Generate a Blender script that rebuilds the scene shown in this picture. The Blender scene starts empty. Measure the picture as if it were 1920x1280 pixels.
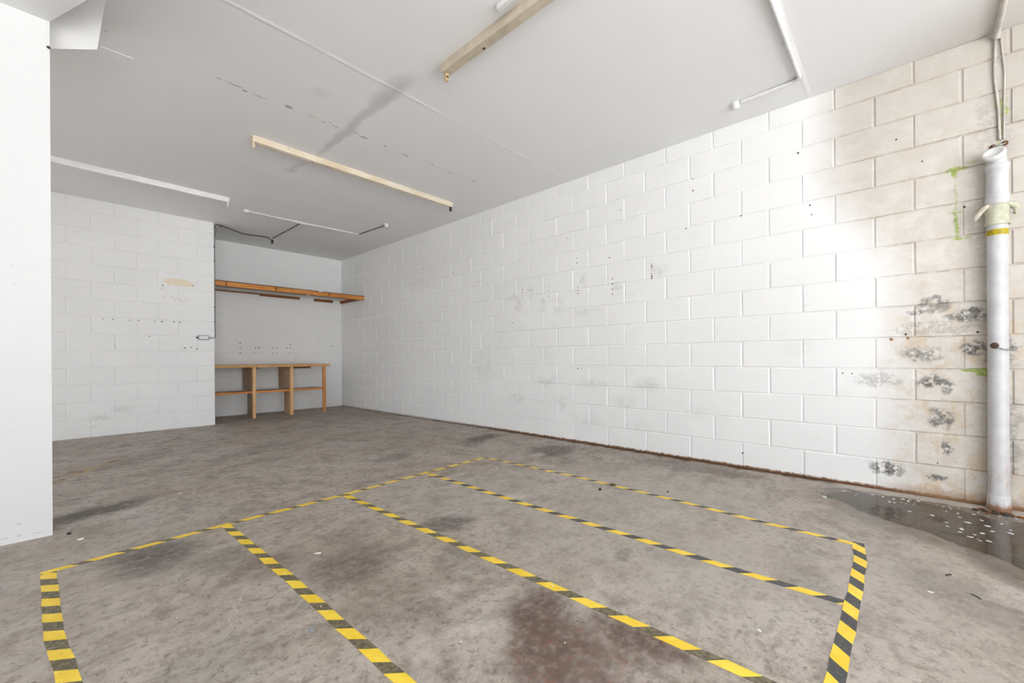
import bpy, math, random
from mathutils import Vector, Matrix
random.seed(7)
S = bpy.context.scene
C = S.collection

# ------------------------------------------------------------------ camera, sky, sun, exposure
CAM_H = 0.8834
TH, ROLL, FPX, PY = 0.8253, -0.006, 791.37, 671.0
F = Vector((math.sin(TH), math.cos(TH), 0)); R = Vector((math.cos(TH), -math.sin(TH), 0)); U = Vector((0, 0, 1))
Rr = R*math.cos(ROLL) + U*math.sin(ROLL); Ur = -R*math.sin(ROLL) + U*math.cos(ROLL)
cd = bpy.data.cameras.new('camera'); cam = bpy.data.objects.new('camera', cd); C.objects.link(cam)
m = Matrix.Identity(4)
for i in range(3):
    m[i][0] = Rr[i]; m[i][1] = Ur[i]; m[i][2] = -F[i]; m[i][3] = (0, 0, CAM_H)[i]
cam.matrix_world = m
cd.sensor_width = 36; cd.lens = FPX/1920*36; cd.shift_y = (PY-640)/1920; cd.clip_start = 0.02
S.camera = cam

w = bpy.data.worlds.new('overcast_sky'); S.world = w; w.use_nodes = True
bg = w.node_tree.nodes['Background']; bg.inputs[0].default_value = (0.93, 0.965, 1.0, 1); bg.inputs[1].default_value = 2.0
sd = bpy.data.lights.new('sun', 'SUN'); sd.energy = 30.0; sd.angle = math.radians(8); sd.color = (1, 0.985, 0.965)
sun = bpy.data.objects.new('sun', sd); C.objects.link(sun)
sun.rotation_euler = (math.radians(-35), 0, math.radians(12))       # comes over the roof from the rear: lights the driveway only
S.view_settings.view_transform = 'Standard'; S.view_settings.look = 'None'
S.view_settings.gamma = 1; S.view_settings.use_curve_mapping = False
S.view_settings.exposure = 1.12

# ------------------------------------------------------------------ helpers
def tag(o, label=None, cat=None, group=None, kind=None):
    if label: o['label'] = label
    if cat: o['category'] = cat
    if group: o['group'] = group
    if kind: o['kind'] = kind
    return o

def empty(name, loc, label, cat, group=None):
    o = bpy.data.objects.new(name, None); C.objects.link(o); o.location = loc
    o.empty_display_size = 0.05
    return tag(o, label, cat, group)

class MB:
    def __init__(s): s.v = []; s.f = []; s.mi = []; s.sm = []
    def add(s, vs, fs, mi=0, smooth=False):
        b = len(s.v); s.v += [tuple(v) for v in vs]
        for f in fs: s.f.append([b+i for i in f]); s.mi.append(mi); s.sm.append(smooth)
    def box(s, x0, x1, y0, y1, z0, z1, mi=0, bev=0.0):
        if x1 < x0: x0, x1 = x1, x0
        if y1 < y0: y0, y1 = y1, y0
        if z1 < z0: z0, z1 = z1, z0
        b = min(bev, (x1-x0)*.45, (y1-y0)*.45, (z1-z0)*.45)
        if b <= 0:
            vs = [(x, y, z) for x in (x0, x1) for y in (y0, y1) for z in (z0, z1)]
            fs = [(0,1,3,2),(4,6,7,5),(0,4,5,1),(2,3,7,6),(0,2,6,4),(1,5,7,3)]
            s.add(vs, fs, mi); return
        # chamfered box: 24 vertices
        vs = []; idx = {}
        for i in (0, 1):
            for j in (0, 1):
                for k in (0, 1):
                    X = (x0, x1)[i]; Y = (y0, y1)[j]; Z = (z0, z1)[k]
                    sx = (b, -b)[i]; sy = (b, -b)[j]; sz = (b, -b)[k]
                    idx[(i,j,k,0)] = len(vs); vs.append((X, Y+sy, Z+sz))
                    idx[(i,j,k,1)] = len(vs); vs.append((X+sx, Y, Z+sz))
                    idx[(i,j,k,2)] = len(vs); vs.append((X+sx, Y+sy, Z))
        g = lambda i,j,k,a: idx[(i,j,k,a)]
        fs = []
        for i in (0, 1):
            q = [g(i,0,0,0), g(i,1,0,0), g(i,1,1,0), g(i,0,1,0)]; fs.append(q if i else q[::-1])
            q = [g(0,i,0,1), g(1,i,0,1), g(1,i,1,1), g(0,i,1,1)]; fs.append(q if not i else q[::-1])
            q = [g(0,0,i,2), g(1,0,i,2), g(1,1,i,2), g(0,1,i,2)]; fs.append(q if i else q[::-1])
        for j in (0, 1):
            for k in (0, 1):
                q = [g(0,j,k,1), g(1,j,k,1), g(1,j,k,2), g(0,j,k,2)]; fs.append(q if (j+k) % 2 else q[::-1])
                q = [g(j,0,k,0), g(j,1,k,0), g(j,1,k,2), g(j,0,k,2)]; fs.append(q[::-1] if (j+k) % 2 else q)
                q = [g(j,k,0,0), g(j,k,1,0), g(j,k,1,1), g(j,k,0,1)]; fs.append(q if (j+k) % 2 else q[::-1])
        for i in (0, 1):
            for j in (0, 1):
                for k in (0, 1):
                    q = [g(i,j,k,0), g(i,j,k,1), g(i,j,k,2)]; fs.append(q if (i+j+k) % 2 else q[::-1])
        s.add(vs, fs, mi)
    def tube(s, pts, r, n=12, mi=0, cap=True, smooth=True):
        pts = [Vector(p) for p in pts]; rs = r if isinstance(r, (list, tuple)) else [r]*len(pts)
        rings = []
        t0 = (pts[1]-pts[0]).normalized()
        ref = Vector((0, 0, 1)) if abs(t0.z) < .9 else Vector((1, 0, 0))
        for i, p in enumerate(pts):
            if i == 0: t = pts[1]-pts[0]
            elif i == len(pts)-1: t = pts[-1]-pts[-2]
            else: t = (pts[i+1]-pts[i]).normalized()+(pts[i]-pts[i-1]).normalized()
            if t.length < 1e-9: t = t0.copy()
            t.normalize(); a = t.cross(ref)
            if a.length < 1e-4: a = t.cross(Vector((0, 1, 0)))
            a.normalize(); b = t.cross(a)
            rings.append([p + (a*math.cos(2*math.pi*k/n)+b*math.sin(2*math.pi*k/n))*rs[i] for k in range(n)])
        vs = [v for rg in rings for v in rg]; fs = []
        for i in range(len(pts)-1):
            for k in range(n):
                k2 = (k+1) % n
                fs.append((i*n+k, i*n+k2, (i+1)*n+k2, (i+1)*n+k))
        s.add(vs, fs, mi, smooth)
        if cap:
            s.add(rings[0], [tuple(range(n))[::-1]], mi); s.add(rings[-1], [tuple(range(n))], mi)
    def lathe(s, c, prof, n=24, mi=0, axis=(0, 0, 1), smooth=True):
        # prof: (radius, height) along the axis from c
        ax = Vector(axis).normalized(); ref = Vector((1, 0, 0)) if abs(ax.x) < .9 else Vector((0, 1, 0))
        a = ax.cross(ref).normalized(); b = ax.cross(a); c = Vector(c)
        vs = []; fs = []
        for r, h in prof:
            for k in range(n):
                an = 2*math.pi*k/n
                vs.append(c+ax*h+(a*math.cos(an)+b*math.sin(an))*r)
        for i in range(len(prof)-1):
            for k in range(n):
                k2 = (k+1) % n
                fs.append((i*n+k, i*n+k2, (i+1)*n+k2, (i+1)*n+k))
        s.add(vs, fs, mi, smooth)
        s.add(vs[:n], [tuple(range(n))], mi); s.add(vs[-n:], [tuple(range(n))], mi)
    def build(s, name, mats, parent=None):
        me = bpy.data.meshes.new(name); me.from_pydata(s.v, [], s.f)
        if not isinstance(mats, (list, tuple)): mats = [mats]
        for mt in mats: me.materials.append(mt)
        me.polygons.foreach_set('material_index', s.mi); me.polygons.foreach_set('use_smooth', s.sm)
        me.update(); me.validate()
        import bmesh
        bm = bmesh.new(); bm.from_mesh(me); bmesh.ops.recalc_face_normals(bm, faces=bm.faces[:]); bm.to_mesh(me); bm.free()
        o = bpy.data.objects.new(name, me); C.objects.link(o)
        if parent:
            o.parent = parent
            if parent.type == 'EMPTY': o.matrix_parent_inverse = Matrix.Translation(parent.location).inverted()
        return o

# ------------------------------------------------------------------ material helper
class Mat:
    def __init__(s, name, rough=.6, spec=.3, metal=0):
        s.m = bpy.data.materials.new(name); s.m.use_nodes = True; s.t = s.m.node_tree
        s.b = s.t.nodes['Principled BSDF']; s.b.inputs['Roughness'].default_value = rough
        s.b.inputs['Specular IOR Level'].default_value = spec; s.b.inputs['Metallic'].default_value = metal
        s.P = s.n('ShaderNodeTexCoord').outputs['Object']
    def n(s, t): return s.t.nodes.new(t)
    def _l(s, v, inp):
        if isinstance(v, bpy.types.NodeSocket): s.t.links.new(v, inp)
        elif isinstance(v, (tuple, list)) and len(v) == 3 and inp.type == 'RGBA': inp.default_value = (*v, 1)
        else: inp.default_value = v
    def math(s, op, a, b=0.0, c=None, clamp=False):
        n = s.n('ShaderNodeMath'); n.operation = op; n.use_clamp = clamp
        s._l(a, n.inputs[0]); s._l(b, n.inputs[1])
        if c is not None: s._l(c, n.inputs[2])
        return n.outputs[0]
    def vmath(s, op, a, b=(0, 0, 0), sc=None):
        n = s.n('ShaderNodeVectorMath'); n.operation = op; s._l(a, n.inputs[0]); s._l(b, n.inputs[1])
        if sc is not None: s._l(sc, n.inputs[3])
        return n.outputs['Value'] if op in ('LENGTH', 'DISTANCE', 'DOT_PRODUCT') else n.outputs[0]
    def noise(s, v, sc, det=3, ro=.55, dist=0.0, col=False):
        n = s.n('ShaderNodeTexNoise'); s._l(v, n.inputs['Vector']); n.inputs['Scale'].default_value = sc
        n.inputs['Detail'].default_value = det; n.inputs['Roughness'].default_value = ro; n.inputs['Distortion'].default_value = dist
        return n.outputs['Color' if col else 'Fac']
    def ramp(s, v, a, b, to0=0., to1=1.):
        n = s.n('ShaderNodeMapRange'); n.interpolation_type = 'SMOOTHSTEP'
        s._l(v, n.inputs[0]); n.inputs[1].default_value = a; n.inputs[2].default_value = b
        n.inputs[3].default_value = to0; n.inputs[4].default_value = to1
        return n.outputs[0]
    def mix(s, f, a, b):
        n = s.n('ShaderNodeMix'); n.data_type = 'RGBA'; s._l(f, n.inputs[0]); s._l(a, n.inputs[6]); s._l(b, n.inputs[7])
        return n.outputs[2]
    def xyz(s, v):
        n = s.n('ShaderNodeSeparateXYZ'); s._l(v, n.inputs[0]); return n.outputs
    def comb(s, x, y, z=0.0):
        n = s.n('ShaderNodeCombineXYZ'); s._l(x, n.inputs[0]); s._l(y, n.inputs[1]); s._l(z, n.inputs[2]); return n.outputs[0]
    def scale(s, v, sc, rot=(0, 0, 0)):
        n = s.n('ShaderNodeMapping'); s._l(v, n.inputs[0]); n.inputs['Scale'].default_value = sc; n.inputs['Rotation'].default_value = rot
        return n.outputs[0]
    def ell(s, v, cx, cy, rx, ry, rot=0, a=.5, b=1.15):
        n = s.n('ShaderNodeMapping'); n.vector_type = 'TEXTURE'; s._l(v, n.inputs[0])
        n.inputs['Location'].default_value = (cx, cy, 0); n.inputs['Scale'].default_value = (rx, ry, 1)
        n.inputs['Rotation'].default_value = (0, 0, rot)
        return s.ramp(s.vmath('LENGTH', n.outputs[0]), a, b, 1, 0)
    def warp(s, v, sc, amt, det=3):
        c = s.noise(v, sc, det, .6, 0, True)
        return s.vmath('ADD', v, s.vmath('SCALE', s.vmath('SUBTRACT', c, (.5, .5, .5)), sc=amt))
    def color(s, c): s._l(c, s.b.inputs['Base Color'])
    def rough(s, c): s._l(c, s.b.inputs['Roughness'])
    def bump(s, h, dist=.002, strength=1.0):
        n = s.n('ShaderNodeBump'); n.inputs['Distance'].default_value = dist; n.inputs['Strength'].default_value = strength
        s._l(h, n.inputs['Height']); s.t.links.new(n.outputs[0], s.b.inputs['Normal'])

def simple(name, col, rough=.5, spec=.3, metal=0, var=.12, sc=30, bump=0):
    M = Mat(name, rough, spec, metal); nz = M.noise(M.P, sc, 4)
    M.color(M.mix(M.ramp(nz, .3, .7), tuple(c*(1-var) for c in col), tuple(min(1, c*(1+var*.4)) for c in col)))
    if bump: M.bump(nz, bump)
    return M.m

H = 2.7475; XR = 3.694; YB = 7.809; YL = 6.865; XA = 1.476; YN = 3.168; XN = -0.011
XW = -2.4; YD = -2.2; ZS = 2.602

# ---- concrete floor
def floor_mat():
    M = Mat('worn_concrete', .62, .32)
    p = M.P; pw = M.warp(p, 2.2, .45, 4); pf = M.warp(p, 9, .10, 4)
    big = M.noise(pw, .9, 5, .6); mid = M.noise(pf, 4.5, 8, .70); fine = M.noise(p, 30, 7, .74); grit = M.noise(p, 190, 3, .6)
    st = M.noise(M.scale(pf, (1.2, 5.5, 1), (0, 0, .7)), 2.4, 5, .62)
    col = M.mix(M.ramp(big, .34, .66), (.42, .360, .305), (.49, .435, .385))
    col = M.mix(M.math('MULTIPLY', M.ramp(mid, .47, .66), .55), col, (.190, .160, .136))
    col = M.mix(M.math('MULTIPLY', M.ramp(mid, .50, .34), .40), col, (.43, .40, .37))
    col = M.mix(M.math('MULTIPLY', M.ramp(st, .52, .72), .42), col, (.165, .142, .122))
    col = M.mix(M.math('MULTIPLY', M.ramp(st, .44, .30), .35), col, (.42, .385, .35))
    col = M.mix(M.math('MULTIPLY', M.ramp(fine, .52, .63), .68), col, (.150, .126, .106))
    col = M.mix(M.math('MULTIPLY', M.ramp(fine, .46, .34), .48), col, (.56, .52, .475))
    pat = M.noise(pf, 13, 7, .72, .4)
    col = M.mix(M.math('MULTIPLY', M.ramp(pat, .50, .62), .42), col, (.185, .152, .126))
    col = M.mix(M.math('MULTIPLY', M.ramp(pat, .47, .36), .38), col, (.50, .46, .415))
    brw = M.ramp(M.noise(pw, 1.6, 4, .6, .3), .46, .62)
    col = M.mix(M.math('MULTIPLY', brw, .30), col, (.29, .225, .172))
    gr2 = M.noise(p, 95, 5, .75)
    col = M.mix(M.math('MULTIPLY', M.ramp(gr2, .54, .66), .45), col, (.15, .125, .105))
    col = M.mix(M.math('MULTIPLY', M.ramp(gr2, .45, .34), .40), col, (.58, .54, .49))
    # fair, cleaner zones
    for cx, cy, rx, ry, ro, k in [(2.1, 1.1, .95, .8, 0, .40), (2.3, .1, .7, .6, 0, .3), (1.9, 2.0, .8, .4, .2, .32), (2.9, 1.2, .5, .9, 0, .35),
                                  (.0, 2.6, .9, .9, 0, .22), (1.75, .55, .5, .3, 0, .3)]:
        col = M.mix(M.math('MULTIPLY', M.ell(pw, cx, cy, rx, ry, ro, .3, 1.2), k), col, (.42, .385, .345))
    # dark stains (world x, y, radii, turn, strength)
    sp = M.warp(p, 5, .22, 5); brk = M.ramp(M.noise(p, 26, 5, .7), .28, .62)
    for cx, cy, rx, ry, ro, k, c in [
        (.22, 3.50, .30, .14, .5, 1.0, 0), (.02, 3.40, .28, .12, .6, .8, 0), (.30, 2.47, .20, .24, .4, .95, 0), (.50, 2.2, .16, .16, 0, .45, 0),
        (1.14, .93, .22, .15, .5, 1.0, 1), (1.02, .80, .20, .18, .3, .95, 1), (.98, .62, .32, .22, 0, .8, 1), (1.24, .62, .08, .22, .15, 1.0, 1),
        (1.10, .42, .12, .16, 0, .6, 1), (1.38, .76, .10, .05, 1.0, .5, 1),
        (3.20, 3.42, .34, .16, .3, 1.0, 0), (2.95, 3.25, .26, .10, .3, .55, 0), (3.22, 2.45, .34, .26, .2, .95, 0), (3.0, 2.12, .18, .10, .2, .45, 0),
        (2.06, 3.36, .26, .16, .4, .55, 0), (2.65, 4.1, .20, .12, 0, .35, 0), (1.42, 1.80, .16, .13, .2, .85, 0), (1.22, 1.45, .22, .12, .6, .35, 0),
        (.86, 1.75, .24, .22, .2, .7, 1), (.62, 2.0, .20, .14, .2, .5, 1), (.85, 1.30, .26, .30, .3, .35, 1), (1.02, 2.05, .2, .14, .5, .35, 1),
        (1.72, .93, .07, .05, 0, .5, 0), (1.84, .84, .05, .03, 0, .45, 0), (3.45, 1.25, .22, .60, 0, .55, 0), (3.50, 2.1, .12, .4, 0, .3, 0),
        (2.6, -.35, .35, .12, .7, .5, 0), (2.2, -.2, .4, .14, .8, .38, 0), (1.3, 4.6, .6, .2, .6, .32, 0), (2.4, 5.8, .9, .3, .4, .15, 0),
        (2.3, 6.9, 1.2, .35, 0, .18, 0), (3.45, 6.2, .4, .9, 0, .15, 0), (.5, 5.0, .5, .2, .8, .35, 0), (.3, 1.45, .25, .2, .4, .3, 0), (2.0, .25, .25, .1, .4, .3, 0)]:
        k2 = M.math('MULTIPLY', M.ell(sp, cx, cy, rx, ry, ro, .35, 1.15), M.math('MULTIPLY', M.math('ADD', M.math('MULTIPLY', brk, .55), .45), k))
        col = M.mix(k2, col, (.115, .100, .088) if c == 0 else (.125, .085, .066))
    # pale scars where the surface has broken off
    for cx, cy, rx, ry, ro, k in [(2.99, 2.45, .12, .07, .2, .75), (2.60, 3.42, .05, .04, 0, .7), (1.95, 1.83, .16, .06, -.5, .75), (2.05, 2.46, .12, .05, .1, .6),
                                  (2.62, 1.95, .11, .05, -.3, .7), (1.42, 2.16, .13, .07, -.3, .55), (.93, 1.02, .05, .16, .9, .7), (1.01, 1.27, .09, .06, 0, .6),
                                  (.75, 1.06, .14, .07, .9, .6), (1.45, .86, .16, .03, 1.1, .5), (3.3, 1.10, .16, .03, -1.3, .5), (1.70, 2.7, .2, .06, 0, .3),
                                  (1.08, .52, .06, .10, .4, .55), (.62, 1.62, .1, .02, .9, .5), (.45, 1.75, .3, .006, 1.0, .5), (1.72, 4.9, .06, .03, 0, .5)]:
        k2 = M.math('MULTIPLY', M.ell(sp, cx, cy, rx, ry, ro, .3, 1.1), k)
        col = M.mix(M.math('MULTIPLY', k2, M.ramp(fine, .35, .6)), col, (.62, .57, .52))
    # rusty reddish marks
    for cx, cy, rx, ry in [(1.78, .40, .03, .03), (1.30, -.05, .5, .05), (3.36, 1.0, .08, .05), (1.02, .70, .3, .3)]:
        col = M.mix(M.math('MULTIPLY', M.ell(sp, cx, cy, rx, ry, 0, .2, 1.1), M.math('MULTIPLY', M.ramp(fine, .5, .62), .55)), col, (.27, .12, .07))
    # brown line of dirt along the block wall, then a pale mortar fillet near the pipe
    xs = M.xyz(pf)
    edge = M.ramp(xs[0], 3.615, 3.69)
    col = M.mix(M.math('MULTIPLY', edge, M.math('MULTIPLY', M.ramp(xs[1], .15, .55), M.math('ADD', M.math('MULTIPLY', M.ramp(mid, .3, .6), .6), .35))), col, (.10, .055, .03))
    fil = M.math('MULTIPLY', M.ramp(xs[0], 3.56, 3.60), M.ramp(xs[1], .38, .30))
    col = M.mix(M.math('MULTIPLY', fil, M.ramp(fine, .30, .55, .35, .85)), col, (.52, .48, .43))
    # wet concrete by the pipe
    wet = M.math('MAXIMUM', M.ell(sp, 3.23, -.12, .50, .44, -.35, .75, 1.1), M.ell(sp, 2.98, -.45, .62, .36, .25, .75, 1.1))
    wet = M.math('MAXIMUM', wet, M.ell(sp, 3.42, .25, .20, .22, 0, .7, 1.1))
    wet = M.math('MULTIPLY', wet, M.ramp(xs[0], 3.62, 3.56))
    col = M.mix(M.math('MULTIPLY', wet, .66), col, (.115, .082, .055))
    col = M.mix(M.math('MULTIPLY', wet, M.ramp(fine, .62, .72, 0, .5)), col, (.40, .37, .33))
    M.color(col)
    M.rough(M.mix(wet, M.ramp(mid, .3, .7, .50, .72), (.22, .22, .22)))
    h = M.math('ADD', M.math('MULTIPLY', fine, .6), M.math('MULTIPLY', grit, .4))
    M.bump(h, .003, .7)
    return M.m

# ---- painted block wall; kind: right (with cream, peeling end) / plain
def wall_paint(name, kind='plain', base=(.86, .86, .855)):
    M = Mat(name, .55, .25)
    p = M.P; x = M.xyz(p)
    if kind == 'right': q = M.comb(x[1], x[2])
    else: q = M.comb(x[0], x[2])
    qw = M.warp(q, 6, .10, 4); qf = M.warp(q, 22, .035, 4)
    big = M.noise(q, 1.3, 4); fine = M.noise(q, 45, 5, .65)
    soft = M.noise(qw, 5, 5, .6)
    col = M.mix(M.ramp(big, .3, .7), base, tuple(min(1, c*1.03) for c in base))
    col = M.mix(M.math('MULTIPLY', M.ramp(soft, .55, .75), .10), col, (.55, .54, .53))
    hgt = M.math('ADD', M.math('MULTIPLY', M.noise(q, 90, 4, .6), .5), M.math('MULTIPLY', M.noise(q, 16, 4, .6), .8))
    if kind == 'right':
        xw = M.xyz(qw); xf = M.xyz(qf)
        # grey scuffs round the old shelf fixings
        for cy, cz, ry, rz, k in [(3.40, 1.60, .13, .05, .5), (3.30, 1.50, .08, .10, .45), (2.94, 1.48, .05, .10, .5), (3.12, 1.62, .06, .09, .45), (2.40, 1.68, .06, .09, .45),
                                  (2.72, 1.45, .10, .12, .38), (1.60, 1.68, .10, .09, .4), (2.02, 1.56, .07, .10, .35), (2.35, 1.35, .30, .05, .25), (2.9, .63, .25, .07, .3),
                                  (2.3, .62, .3, .06, .25), (1.72, .63, .18, .10, .4), (1.95, .46, .14, .08, .35), (3.35, .42, .14, .10, .35), (2.7, .40, .18, .1, .3), (2.35, .22, .2, .1, .25),
                                  (1.8, .23, .14, .08, .2), (3.9, .8, .2, .3, .2), (1.3, .40, .14, .08, .2), (.55, .95, .15, .08, .12), (5.2, 2.1, .5, .3, .18), (6.3, 1.2, .6, .8, .12)]:
            col = M.mix(M.math('MULTIPLY', M.math('MULTIPLY', M.ell(qw, cy, cz, ry, rz, 0, .2, 1.1), k*1.1), M.ramp(M.noise(q, 14, 5, .6), .30, .70)), col, (.50, .49, .47))
        # cream, damp-stained end of the wall
        edge = M.ramp(x[2], 1.35, 2.15, -.06, .28)
        cr = M.ramp(M.math('SUBTRACT', xw[0], edge), .26, -.10)
        creamc = M.mix(M.ramp(M.noise(qf, 9, 5, .65), .35, .7), (.62, .57, .505), (.71, .675, .62))
        col = M.mix(M.math('MULTIPLY', cr, .92), col, creamc)
        col = M.mix(M.math('MULTIPLY', M.math('MULTIPLY', cr, M.ramp(x[2], 1.5, 2.6)), .55), col, (.50, .465, .415))
        col = M.mix(M.math('MULTIPLY', M.ramp(M.math('ADD', x[1], M.math('MULTIPLY', soft, .2)), -.20, -.36), .30), col, (.45, .41, .36))
        ocr = M.math('MULTIPLY', M.math('MULTIPLY', cr, M.ramp(M.noise(M.warp(q, 9, .12), 7, 4, .7), .47, .62)), M.ramp(x[2], 1.5, .9))
        col = M.mix(M.math('MULTIPLY', ocr, .55), col, (.60, .45, .28))
        shd = M.math('MULTIPLY', cr, M.ramp(M.noise(M.scale(q, (1, 1, 1)), 28, 6, .75), .55, .7))
        col = M.mix(M.math('MULTIPLY', shd, .38), col, (.42, .36, .29))
        # flaked paint showing grey block
        qp = M.warp(q, 13, .13, 5)
        spk = M.math('MULTIPLY', M.math('MULTIPLY', cr, M.ramp(x[2], 1.3, 1.05)), M.ramp(M.noise(M.warp(q, 20, .03), 42, 5, .8), .635, .67))
        col = M.mix(M.math('MULTIPLY', spk, .8), col, (.22, .19, .16))
        pk = M.ramp(M.noise(M.warp(q, 30, .02), 24, 6, .72), .43, .50)
        for cy, cz, ry, rz, k in [(-.065, 1.16, .045, .020, .9), (-.15, 1.20, .09, .06, .75), (-.31, 1.12, .12, .05, .95), (-.09, .90, .10, .055, .7), (-.315, .925, .055, .05, 1.0),
                                  (-.15, .71, .10, .05, .95), (-.195, .69, .035, .05, 1.1), (-.18, .49, .065, .07, .9), (-.205, .32, .028, .055, 1.1), (.08, .15, .10, .055, 1.0),
                                  (-.155, .125, .045, .030, 1.0), (-.36, 1.6, .08, .2, .2), (-.40, 2.2, .10, .25, .22), (-.42, .9, .08, .1, .8), (.12, .72, .14, .05, .4), (-.16, 1.05, .25, .05, .35),
                                  (-.45, .4, .05, .3, .5)]:
            mk = M.math('MULTIPLY', M.math('MULTIPLY', M.ell(qp, cy, cz, ry*1.1, rz*1.1, 0, .5, 1.0), pk), k, clamp=True)
            col = M.mix(mk, col, M.mix(M.ramp(fine, .4, .6), (.13, .125, .115), (.30, .29, .27)))
        # moss
        mo = M.ramp(M.noise(q, 48, 4, .7), .34, .48)
        for cy, cz, ry, rz, k in [(-.245, 2.005, .055, .018, 1.0), (-.242, 1.99, .018, .045, 1.0), (-.245, 1.80, .010, .15, .45), (-.245, 1.742, .032, .010, .85), (-.245, 1.66, .013, .085, .9),
                                  (-.25, 1.585, .022, .014, 1.0), (-.29, 1.583, .028, .008, .6), (-.335, .795, .075, .018, 1.2), (-.355, .785, .045, .030, 1.2), (-.275, .795, .020, .008, 1.0),
                                  (-.42, 2.18, .015, .10, .6), (-.44, 2.28, .02, .03, .8), (-.42, 2.33, .03, .03, .6), (-.32, 2.03, .05, .010, .5)]:
            mk = M.math('MULTIPLY', M.math('MULTIPLY', M.ell(qf, cy, cz, ry, rz, 0, .5, 1.1), mo), k, clamp=True)
            col = M.mix(mk, col, M.mix(M.ramp(fine, .4, .6), (.27, .36, .08), (.47, .54, .17)))
        # rust-brown dirt at the foot and in a few bed joints at the cream end
        ft = M.math('MULTIPLY', M.ramp(M.math('ADD', x[2], M.math('MULTIPLY', M.noise(q, 30, 4, .7), -.04)), .012, -.006), M.ramp(x[1], 5.5, 3.2, .3, 1))
        col = M.mix(ft, col, (.20, .095, .045))
        ft2 = M.math('MULTIPLY', M.math('MULTIPLY', cr, M.ramp(M.math('ADD', x[2], M.math('MULTIPLY', M.noise(q, 20, 4, .7), -.12)), .03, -.03)), .6)
        col = M.mix(ft2, col, (.30, .17, .09))
        fr = M.math('ABSOLUTE', M.math('SUBTRACT', M.math('FRACT', M.math('ADD', M.math('DIVIDE', x[2], .2), .5)), .5))
        jl = M.math('MULTIPLY', M.math('MULTIPLY', M.ramp(fr, .035, .015), cr), M.ramp(M.noise(q, 13, 4, .7), .42, .6))
        col = M.mix(M.math('MULTIPLY', jl, .45), col, (.42, .33, .25))
        # long hairline crack, high up
        M.bump(hgt, .004, .55)
    else:
        if kind == 'left':
            mk = M.math('MULTIPLY', M.ell(qf, 1.09, 1.885, .185, .055, -.05, .75, 1.02), M.ramp(M.noise(q, 25, 4, .7), .30, .55, .2, .8))
            col = M.mix(mk, col, (.84, .72, .47))
            for cx, cz in [(.95, 1.69), (1.03, 1.69), (1.11, 1.665), (1.17, 1.68), (1.13, 1.64), (1.05, 1.65), (.92, 1.79), (1.25, 1.86)]:
                col = M.mix(M.math('MULTIPLY', M.ell(qf, cx, cz, .018, .010, 0, .4, 1.1), .5), col, (.62, .46, .34))
            for cx, cz, rx, rz in [(.35, .22, .12, .05), (.3, .12, .06, .02), (.55, .3, .12, .06)]:
                col = M.mix(M.math('MULTIPLY', M.ell(qf, cx, cz, rx, rz, 0, .2, 1.1), M.math('MULTIPLY', M.ramp(fine, .4, .6), .4)), col, (.45, .44, .42))
        if kind == 'nib':
            for cx, cz, rx, rz, k in [(-.12, .09, .012, .008, .8), (-.125, .035, .01, .006, .8), (-.17, .03, .02, .006, .8), (-.06, .03, .02, .005, .6), (-.14, 1.35, .006, .004, .6), (-.13, 1.26, .005, .004, .6), (-.15, .55, .01, .004, .5)]:
                col = M.mix(M.math('MULTIPLY', M.ell(qf, cx, cz, rx, rz, 0, .1, 1.2), k*.6), col, (.30, .29, .28))
        M.bump(hgt, .0025, .35)
    M.color(col)
    return M.m

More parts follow.
